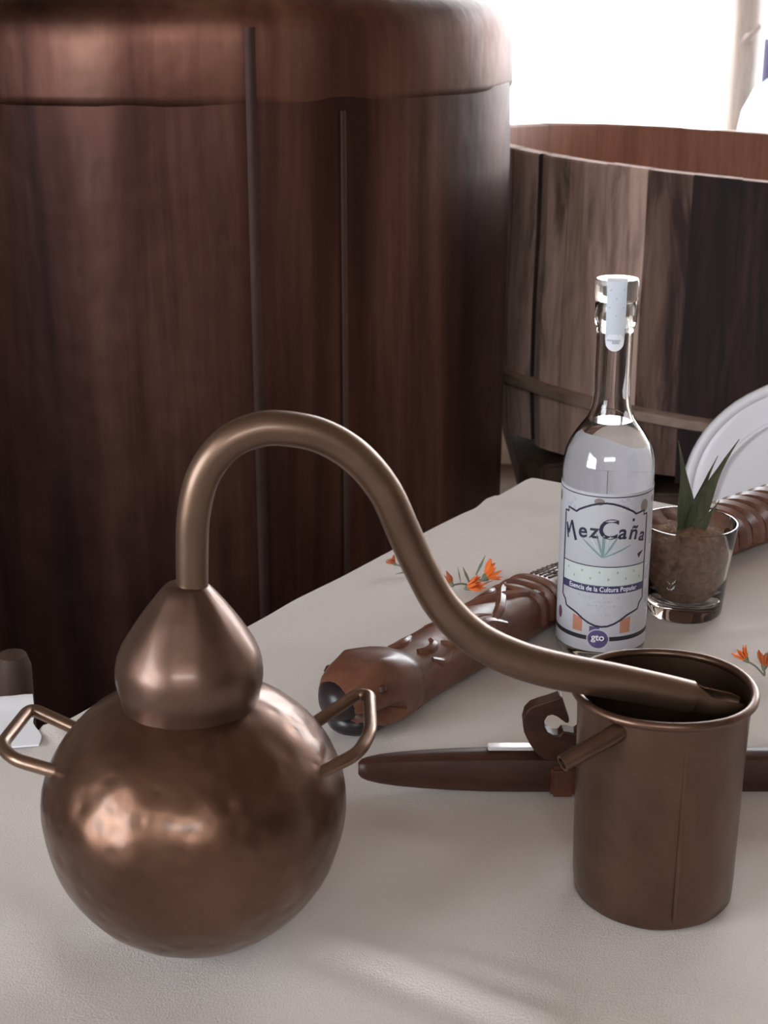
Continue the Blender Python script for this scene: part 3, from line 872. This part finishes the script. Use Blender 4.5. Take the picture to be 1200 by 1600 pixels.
# ------------------------------------------------------------------ carved wooden log with animal head
A0 = Vector((-.030, .978, 0))
SPINE = [p - A0 for p in crom([(-.044, .966, 0), (-.030, .978, 0), (.000, 1.012, 0), (.028, 1.054, 0), (.080, 1.121, 0), (.1335, 1.1905, 0), (.218, 1.2685, 0), (.302, 1.341, 0), (.40, 1.424, 0)], 12)]
SL = [0.0]
for p, q in zip(SPINE, SPINE[1:]): SL.append(SL[-1] + (q - p).length)
S0 = SL[12]; LOGL = SL[-1] - S0
def frame(s):
    """point, direction and sideways direction of the staff's spine at arc length s from the head"""
    s = max(0.0, min(SL[-1], s + S0)); k = 0
    while k < len(SL) - 2 and SL[k + 1] < s: k += 1
    d = (SPINE[k + 1] - SPINE[k]).normalized()
    return SPINE[k] + d * (s - SL[k]), d, Vector((d.y, -d.x, 0))
ax = frame(0.03)[1]; side = Vector((ax.y, -ax.x, 0))
logo = empty('carved_wooden_staff', (A0.x, A0.y, TZ), 'long brown carved wooden staff with rounded snouted head and braided relief behind the bottle', 'carving')
def loft(secs, n=28, ex=2.4):
    """secs: (s along axis, z centre, half width, half height, offset sideways)"""
    v, f = [], []
    for s, zc, hw, hh, off in secs:
        fo, fd, fs = frame(s)
        for k in range(n):
            a = 2 * PI * k / n; c, d = math.cos(a), math.sin(a)
            x = math.copysign(abs(c) ** (2 / ex), c) * hw; z = math.copysign(abs(d) ** (2 / ex), d) * hh
            p = fo + fs * (x + off) + Vector((0, 0, zc + z)); v.append(p)
    for i in range(len(secs) - 1):
        for k in range(n):
            j = (k + 1) % n; f.append((i * n + k, i * n + j, (i + 1) * n + j, (i + 1) * n + k))
    f.append(tuple(range(n))[::-1]); f.append(tuple(range((len(secs) - 1) * n, len(secs) * n)))
    return v, f
body = []
for k in range(60):
    t = k / 59; s = .058 + (LOGL - .058) * t
    g = noise.noise(Vector((s * 40, 2, 1))) * .0008
    hh = .0195 + .0015 * math.sin(s * 9) + g; hw = .0225 + .002 * math.sin(s * 7 + 1) + g
    body.append((s, hh + .001, hw, hh, 0))
obj('shaft', *loft(body, 32, 3.0), M_CARVE, logo)
head = [(-.012, .030, .004, .004, 0), (-.0105, .030, .011, .010, 0), (-.006, .030, .0175, .015, 0), (.000, .0300, .0220, .0190, 0), (.010, .0300, .0262, .0230, 0), (.022, .0290, .0285, .0255, 0), (.036, .0280, .0295, .0265, 0), (.048, .0270, .0290, .0258, 0), (.057, .026, .0268, .0240, 0), (.063, .025, .0225, .0205, 0), (.066, .025, .018, .016, 0)]
hv, hf = loft(head, 48, 2.7)
hv2 = []
for p in hv:          # cut the mouth as a groove round the muzzle and swell the brow
    p = Vector(p); s = p.dot(ax); zz = p.z; o = p.dot(side)
    g = math.exp(-((zz - .0195) / .0042) ** 2) * max(0, min(1, (.034 - s) / .012))
    c0 = ax * max(s, .012) + Vector((0, 0, .028))
    q = p + (c0 - p) * .42 * g
    q.z += .0050 * math.exp(-((s - .026) / .008) ** 2) * math.exp(-((abs(o) - .016) / .006) ** 2) * (1 if zz > .035 else 0)
    hv2.append(q)
obj('head', hv2, hf, M_CARVE, logo)
sn = [(-.0150, .0310, .002, .002, 0), (-.0140, .0310, .009, .008, 0), (-.0105, .0310, .0140, .0118, 0), (-.0060, .0310, .0180, .0140, 0), (-.0030, .0310, .0192, .0140, 0)]
snout = obj('snout', *loft(sn, 28, 2.2), M_SNOUT, logo); snout['label'] = 'near-black snout tip'
jw = [(-.0060, .0120, .004, .003, 0), (-.0030, .0120, .0120, .0070, 0), (.004, .0115, .0180, .0095, 0), (.016, .0115, .0215, .0105, 0), (.028, .0125, .022, .0110, 0), (.034, .014, .017, .009, 0)]
jaw = obj('lower_jaw', *loft(jw, 24, 2.2), M_SNOUT, logo); jaw['label'] = 'dark lower jaw'
for sgn in (-1, 1):
    c = ax * .015 + side * sgn * .0235 + Vector((0, 0, .0400))
    v, f = lathe([(0, -.0048), (.0036, -.0032), (.0050, 0), (.0036, .0032), (0, .0048)], 16)
    obj('eye', [Vector(q) + c for q in v], f, M_CARVE_DK, logo)
def on_top(s, o):
    """point on the staff's rounded-square upper surface"""
    hw, hh = .0232, .0202
    x = max(-1, min(1, o / hw)); z = (1 - abs(x) ** 3) ** (1 / 3) * hh
    fo, fd, fs = frame(s)
    return fo + fs * o + Vector((0, 0, hh + .001 + z))
def strap(pts, r=.0030, name='carved_strap'):
    P = crom([on_top(s, o) for s, o in pts], 5)
    n = len(P); rr = [r * (.55 + .45 * math.sin(PI * min(1, (i + 1) / n * 1.0))) for i in range(n)]
    return obj(name, *tube(P, rr, 8), M_CARVE, logo)
strap([(.158, -.021), (.186, -.009), (.220, .008), (.250, .021)], .0052)
strap([(.158, .020), (.188, .009), (.218, -.008), (.250, -.020)], .0052)
strap([(.186, -.021), (.206, -.014), (.226, -.018)], .0044)
strap([(.138, .019), (.158, .016), (.178, .0215)], .0050)
strap([(.124, .004), (.142, .010), (.158, .006), (.170, .012)], .0038)
strap([(.120, -.014), (.138, -.008), (.156, -.012)], .0038)
strap([(.078, .008), (.086, .013), (.096, .011), (.102, .004)], .0042)
strap([(.074, -.014), (.084, -.008), (.098, -.012)], .0040)
strap([(.080, .019), (.092, .022), (.106, .0195)], .0036)
strap([(.104, .012), (.112, .018), (.122, .014)], .0034)
def rib(s, tilt, r=.0040, bulge=0.0):
    P = []
    for k in range(25):
        a = PI * (1.05 - 1.10 * k / 24); c, d = math.cos(a), math.sin(a)
        hw, hh = .0238 + bulge, .0206 + bulge
        x = math.copysign(abs(c) ** (2 / 2.6), c) * hw; z = math.copysign(abs(d) ** (2 / 2.6), d) * hh
        fo, fd, fs = frame(s + tilt * c)
        P.append(fo + fs * x + Vector((0, 0, max(.006, .0212 + z))))
    obj('carved_rib', *tube(P, r, 8), M_CARVE, logo)
for s in (.226, .240, .253): rib(s, .004, .0044)
s = .405
while s < LOGL - .01:
    rib(s, .007, .0095, -.001); s += .0200
hl = MB()       # cross-hatched notch work on the staff's top by the bottle
for k in range(5):
    hl.add(*tube([on_top(.270 + k * .006, -.014), on_top(.278 + k * .006, .006)], .0016, 6)); hl.add(*tube([on_top(.266, -.012 + k * .0045), on_top(.304, -.012 + k * .0045)], .0015, 6))
obj('hatched_relief', hl.v, hl.f, M_CARVE_DK, logo)

# ------------------------------------------------------------------ dark carved bar with curled horse head
bar = empty('carved_dark_bar', (-.0170, .906, TZ), 'dark carved wooden bar with tapered tip and curled horse head, behind the copper can', 'carving')
def barloft():
    v, f = [], []
    xs = [0, .002, .006, .014, .026, .042, .062, .085, .12, .20, .30, .38, .42, .435, .44]
    hz = [.004, .0062, .0078, .0096, .0112, .0126, .0138, .0146, .0148, .0148, .0146, .0120, .008, .005, .003]
    for x, h in zip(xs, hz):
        w = h * .78
        sec = [(-w * .45, -h), (w * .45, -h), (w * .9, -h * .55), (w, 0), (w * .95, h * .55), (w * .50, h * .86), (-w * .25, h * .93), (-w * .80, h * .70), (-w, 0), (-w * .9, -h * .55)]
        for y, z in sec: v.append((x, y, .0150 + z))
    n = 10
    for i in range(len(xs) - 1):
        for k in range(n):
            j = (k + 1) % n; f.append((i * n + k, i * n + j, (i + 1) * n + j, (i + 1) * n + k))
    f.append(tuple(range(n))); f.append(tuple(range((len(xs) - 1) * n, len(xs) * n)))
    return v, f
obj('bar_body', *barloft(), M_CARVE_DK, bar)
def extrude_px(outline, cx, cz, sx, sz, y, th):
    """outline in picture-like units -> extruded slab standing on the bar"""
    bm = bmesh.new()
    vs = [bm.verts.new(((p - cx) * sx, y - th / 2, (cz - q) * sz)) for p, q in outline]
    bm.faces.new(vs)
    r = bmesh.ops.extrude_face_region(bm, geom=bm.faces[:])
    bmesh.ops.translate(bm, vec=(0, th, 0), verts=[g for g in r['geom'] if isinstance(g, bmesh.types.BMVert)])
    bmesh.ops.triangulate(bm, faces=[q for q in bm.faces if len(q.verts) > 4])
    bm.verts.index_update()
    v = [q.co.copy() for q in bm.verts]; f = [tuple(x.index for x in p.verts) for p in bm.faces]
    bm.free(); return v, f
HK = [(905, 1186), (845, 1186), (832, 1176), (820, 1160), (811, 1142), (809, 1125), (812, 1112), (820, 1103), (832, 1098), (846, 1094), (857, 1090), (863, 1087), (866, 1089), (869, 1096), (872, 1106), (877, 1119), (878, 1126), (874, 1128), (868, 1124), (860, 1118), (852, 1115), (845, 1117), (841, 1124), (841, 1133), (846, 1141), (855, 1146), (864, 1146), (868, 1140), (876, 1141), (888, 1143), (896, 1136), (903, 1124), (910, 1120), (916, 1150)]
hv, hf = extrude_px(HK, 562, 1178, .000433, .00047, -.004, .011)
hk = obj('horse_hook', [(x, y, z + .0285) for x, y, z in hv], hf, M_CARVE_DK, bar)
md = hk.modifiers.new('soft', 'BEVEL'); md.width = .0016; md.segments = 2; md.limit_method = 'ANGLE'; md.angle_limit = math.radians(50)
fv, ff = box(0, 0, 0, .0300, .0095, .0024, .0005)
fm_ = Matrix.Rotation(math.radians(-8), 4, 'X')
fac = obj('glint_facet', [fm_ @ Vector(q) + Vector((.1000, .0012, .0300)) for q in fv], ff, new_mat('painted_glint_pale', (0.75, 0.72, 0.72), 0.10), bar, smooth=False); fac['label'] = 'pale facet added as the window glint on top of the bar'  # window's glint put in as a pale, tilted glossy strip
obj('bar_foot', *box(.134, -.0095, .0110, .016, .008, .022, .002), M_CARVE, bar)

# ------------------------------------------------------------------ orange flower sprigs
def sprig(loc, rz, label, heads, leaves, group='orange flower sprigs'):
    e = empty('flower_sprig', (*loc, TZ + .0012), label, 'flower', group, rz)
    for (x, y, z, az, tilt, size, mat) in heads:
        obj('stem', *tube(crom([(0, 0, .001), (x * .5, y * .5, z * .5 + .002), (x, y, z)], 5), .0008, 6), M_STEM, e)
        d = Vector((math.cos(az) * math.sin(tilt), math.sin(az) * math.sin(tilt), math.cos(tilt)))
        s1 = d.orthogonal().normalized(); s2 = d.cross(s1)
        P = Vector((x, y, z)); pm = MB(); n = 11
        for k in range(n):
            a = 2 * PI * k / n + random.uniform(-.2, .2); o = s1 * math.cos(a) + s2 * math.sin(a)
            L = size * random.uniform(.8, 1.15); sp_ = random.uniform(.35, .8)
            m0 = P + d * L * .45 + o * L * .25; m1 = P + d * L + o * L * sp_
            pm.add(*tube([P, m0, (m0 + m1) / 2, m1], [.0006, size * .16, size * .17, .0005], 6, flat=.45))
        obj('petals', pm.v, pm.f, mat, e)
        obj('calyx', *tube([P - d * size * .15, P + d * size * .15, P + d * size * .45], [.0008, size * .22, size * .20], 8), M_STEM, e)
    for (x, y, z, dx, dy, dz, L) in leaves:
        p = Vector((x, y, z)); d = Vector((dx, dy, dz)).normalized()
        obj('leaf', *tube([p, p + d * L * .5, p + d * L], [.0008, .0016, .0003], 6, flat=.35), M_STEM, e)
    return e
sprig((.076, 1.268), 0, 'orange flower sprig lying beside the carved staff, by the swan neck',
      [(.012, .002, .006, .5, 1.1, .017, M_PETAL), (-.004, -.020, .006, -.4, 1.0, .015, M_PETAL), (-.016, -.010, .005, 2.4, 1.0, .011, M_PETAL2)],
      [(0, 0, .003, -.4, .6, .8, .016), (-.008, .002, .003, -.2, .3, 1, .014), (.006, .012, .006, .5, .5, .9, .020), (-.014, -.004, .002, -.8, .3, .8, .014), (0, -.01, .002, .9, .1, .3, .022)])
sprig((.025, 1.300), .6, 'small orange flower sprig half hidden behind the swan neck, left side',
      [(-.008, .014, .006, 2.2, .9, .008, M_PETAL2)],
      [(0, 0, .003, -.9, -.2, .1, .022), (.006, -.014, .002, -.2, -.9, .05, .022), (.014, -.030, .002, -.6, -.8, .1, .024), (.012, -.02, .002, -.9, .1, .05, .018)])
sprig((.2925, 1.078), 0, 'orange flower sprig with dry grey leaves behind the copper can, at right',
      [(-.010, .016, .006, 2.4, .9, .011, M_PETAL), (.0, .004, .005, 1.0, .5, .012, M_PETAL2)],
      [(.002, .012, .003, .4, .8, .5, .016), (.010, .0, .003, .8, -.4, .3, .022), (.008, .01, .002, .9, .3, .2, .02), (.006, -.012, .002, .6, -.8, .2, .018)])

# ------------------------------------------------------------------ paper napkin at the table's left edge
def napkin():
    v, f = [], []; nx, ny = 14, 12
    for lay in (0, 1):
        for i in range(nx):
            for j in range(ny):
                a, b = i / (nx - 1), j / (ny - 1)
                x = -.345 + .104 * a - .02 * b; y = .945 + .075 * b + .018 * a
                z = .0015 + .004 * max(0, noise.noise(Vector((x * 30, y * 30, 2)))) + .0045 * math.exp(-((b - .93) / .12) ** 2)
                v.append((x + .006 * noise.noise(Vector((a * 3, b * 3, 5))), y, TZ + z + lay * .0012))
    m = nx * ny
    for i in range(nx - 1):
        for j in range(ny - 1):
            q = (i * ny + j, (i + 1) * ny + j, (i + 1) * ny + j + 1, i * ny + j + 1)
            f.append(q[::-1]); f.append(tuple(m + k for k in q))
    for i in range(nx - 1):
        for j in (0, ny - 1): f.append((i * ny + j, (i + 1) * ny + j, m + (i + 1) * ny + j, m + i * ny + j))
    for j in range(ny - 1):
        for i in (0, nx - 1): f.append((i * ny + j, i * ny + j + 1, m + i * ny + j + 1, m + i * ny + j))
    return v, f
tag(obj('paper_napkin', *napkin(), M_NAPKIN), 'crumpled white paper napkin on the cloth beside the still, at left edge', 'napkin')

# ------------------------------------------------------------------ dark wooden chair at far left
ch = empty('dark_wooden_chair', (-.47, 1.125, 0), 'dark wooden chair in shadow at the left edge, behind the table', 'chair')
d1 = Vector((.30, .15, 0)).normalized(); d2 = Vector((-d1.y, d1.x, 0))
def cp(a, b, z): return d1 * a + d2 * b + Vector((0, 0, z))
for a in (-.17, .17):
    obj('back_post', *tube([cp(a, .02, 0), cp(a, .01, .42), cp(a, 0, .68), cp(a, -.004, .715), cp(a, -.005, .727), cp(a, -.005, .731)], [.016, .018, .017, .016, .012, .004], 12), M_DARKWOOD, ch)
    obj('leg', *tube([cp(a, .36, 0), cp(a, .36, .43)], [.015, .018], 12), M_DARKWOOD, ch)
for z, h in ((.665, .07), (.55, .04)):
    obj('back_rail', *beam(cp(-.165, 0, z), cp(.165, 0, z), .018, h), M_DARKWOOD, ch, smooth=False)
v, f = box(0, 0, 0, .38, .40, .03, .006)
obj('seat', [cp(p.x, p.y + .19, p.z + .445) for p in v], f, M_DARKWOOD, ch)

# ------------------------------------------------------------------ white moulded chair behind the table
pc = empty('white_plastic_chair', (.622, 1.885, 0), 'white moulded plastic chair with rounded back standing behind the glass tumbler', 'chair', rotz=math.atan2(-.557, .831))
def back_shell():
    rows, cols = 26, 25
    v, f = [], []
    for i in range(rows):
        t = i / (rows - 1); z = .40 + .395 * t
        hw = .205 + .025 * math.sin(min(1, t / .6) * PI / 2) if t < .55 else .23 * max(0, 1 - ((t - .55) / .45) ** 2.4) ** .5
        hw = max(hw, .012)
        for j in range(cols):
            u = -1 + 2 * j / (cols - 1)
            x = u * hw
            y = .05 * t - .06 * (x / .23) ** 2 + .004 * math.cos(u * PI)
            v.append((x, y, z))
    for i in range(rows - 1):
        for j in range(cols - 1):
            f.append((i * cols + j, i * cols + j + 1, (i + 1) * cols + j + 1, (i + 1) * cols + j))
    edge = [v[i * cols] for i in range(rows)] + [v[(rows - 1) * cols + j] for j in range(1, cols)] + [v[i * cols + cols - 1] for i in range(rows - 2, -1, -1)]
    return v, f, edge
bv, bf, be = back_shell()
bk = obj('backrest', bv, bf, M_CHAIR, pc)
md = bk.modifiers.new('thick', 'SOLIDIFY'); md.thickness = .004; md.offset = 0
obj('back_rim', *tube(crom(be[::2], 3), .0075, 10), M_CHAIR, pc)
ins = [((x) * .86, y - .004 + .003, .40 + (z - .40) * .90) for x, y, z in be]
obj('moulded_bead', *tube(crom(ins[::2], 3), .0035, 8), M_CHAIR, pc)
v, f = box(0, -.20, .41, .42, .40, .012, .004)
obj('seat', v, f, M_CHAIR, pc)
for x, y in ((-.19, -.38), (.19, -.38), (-.20, .02), (.20, .02)):
    obj('leg', *tube([(x * 1.12, y * 1.05, 0), (x, y, .41)], [.016, .022], 10), M_CHAIR, pc)
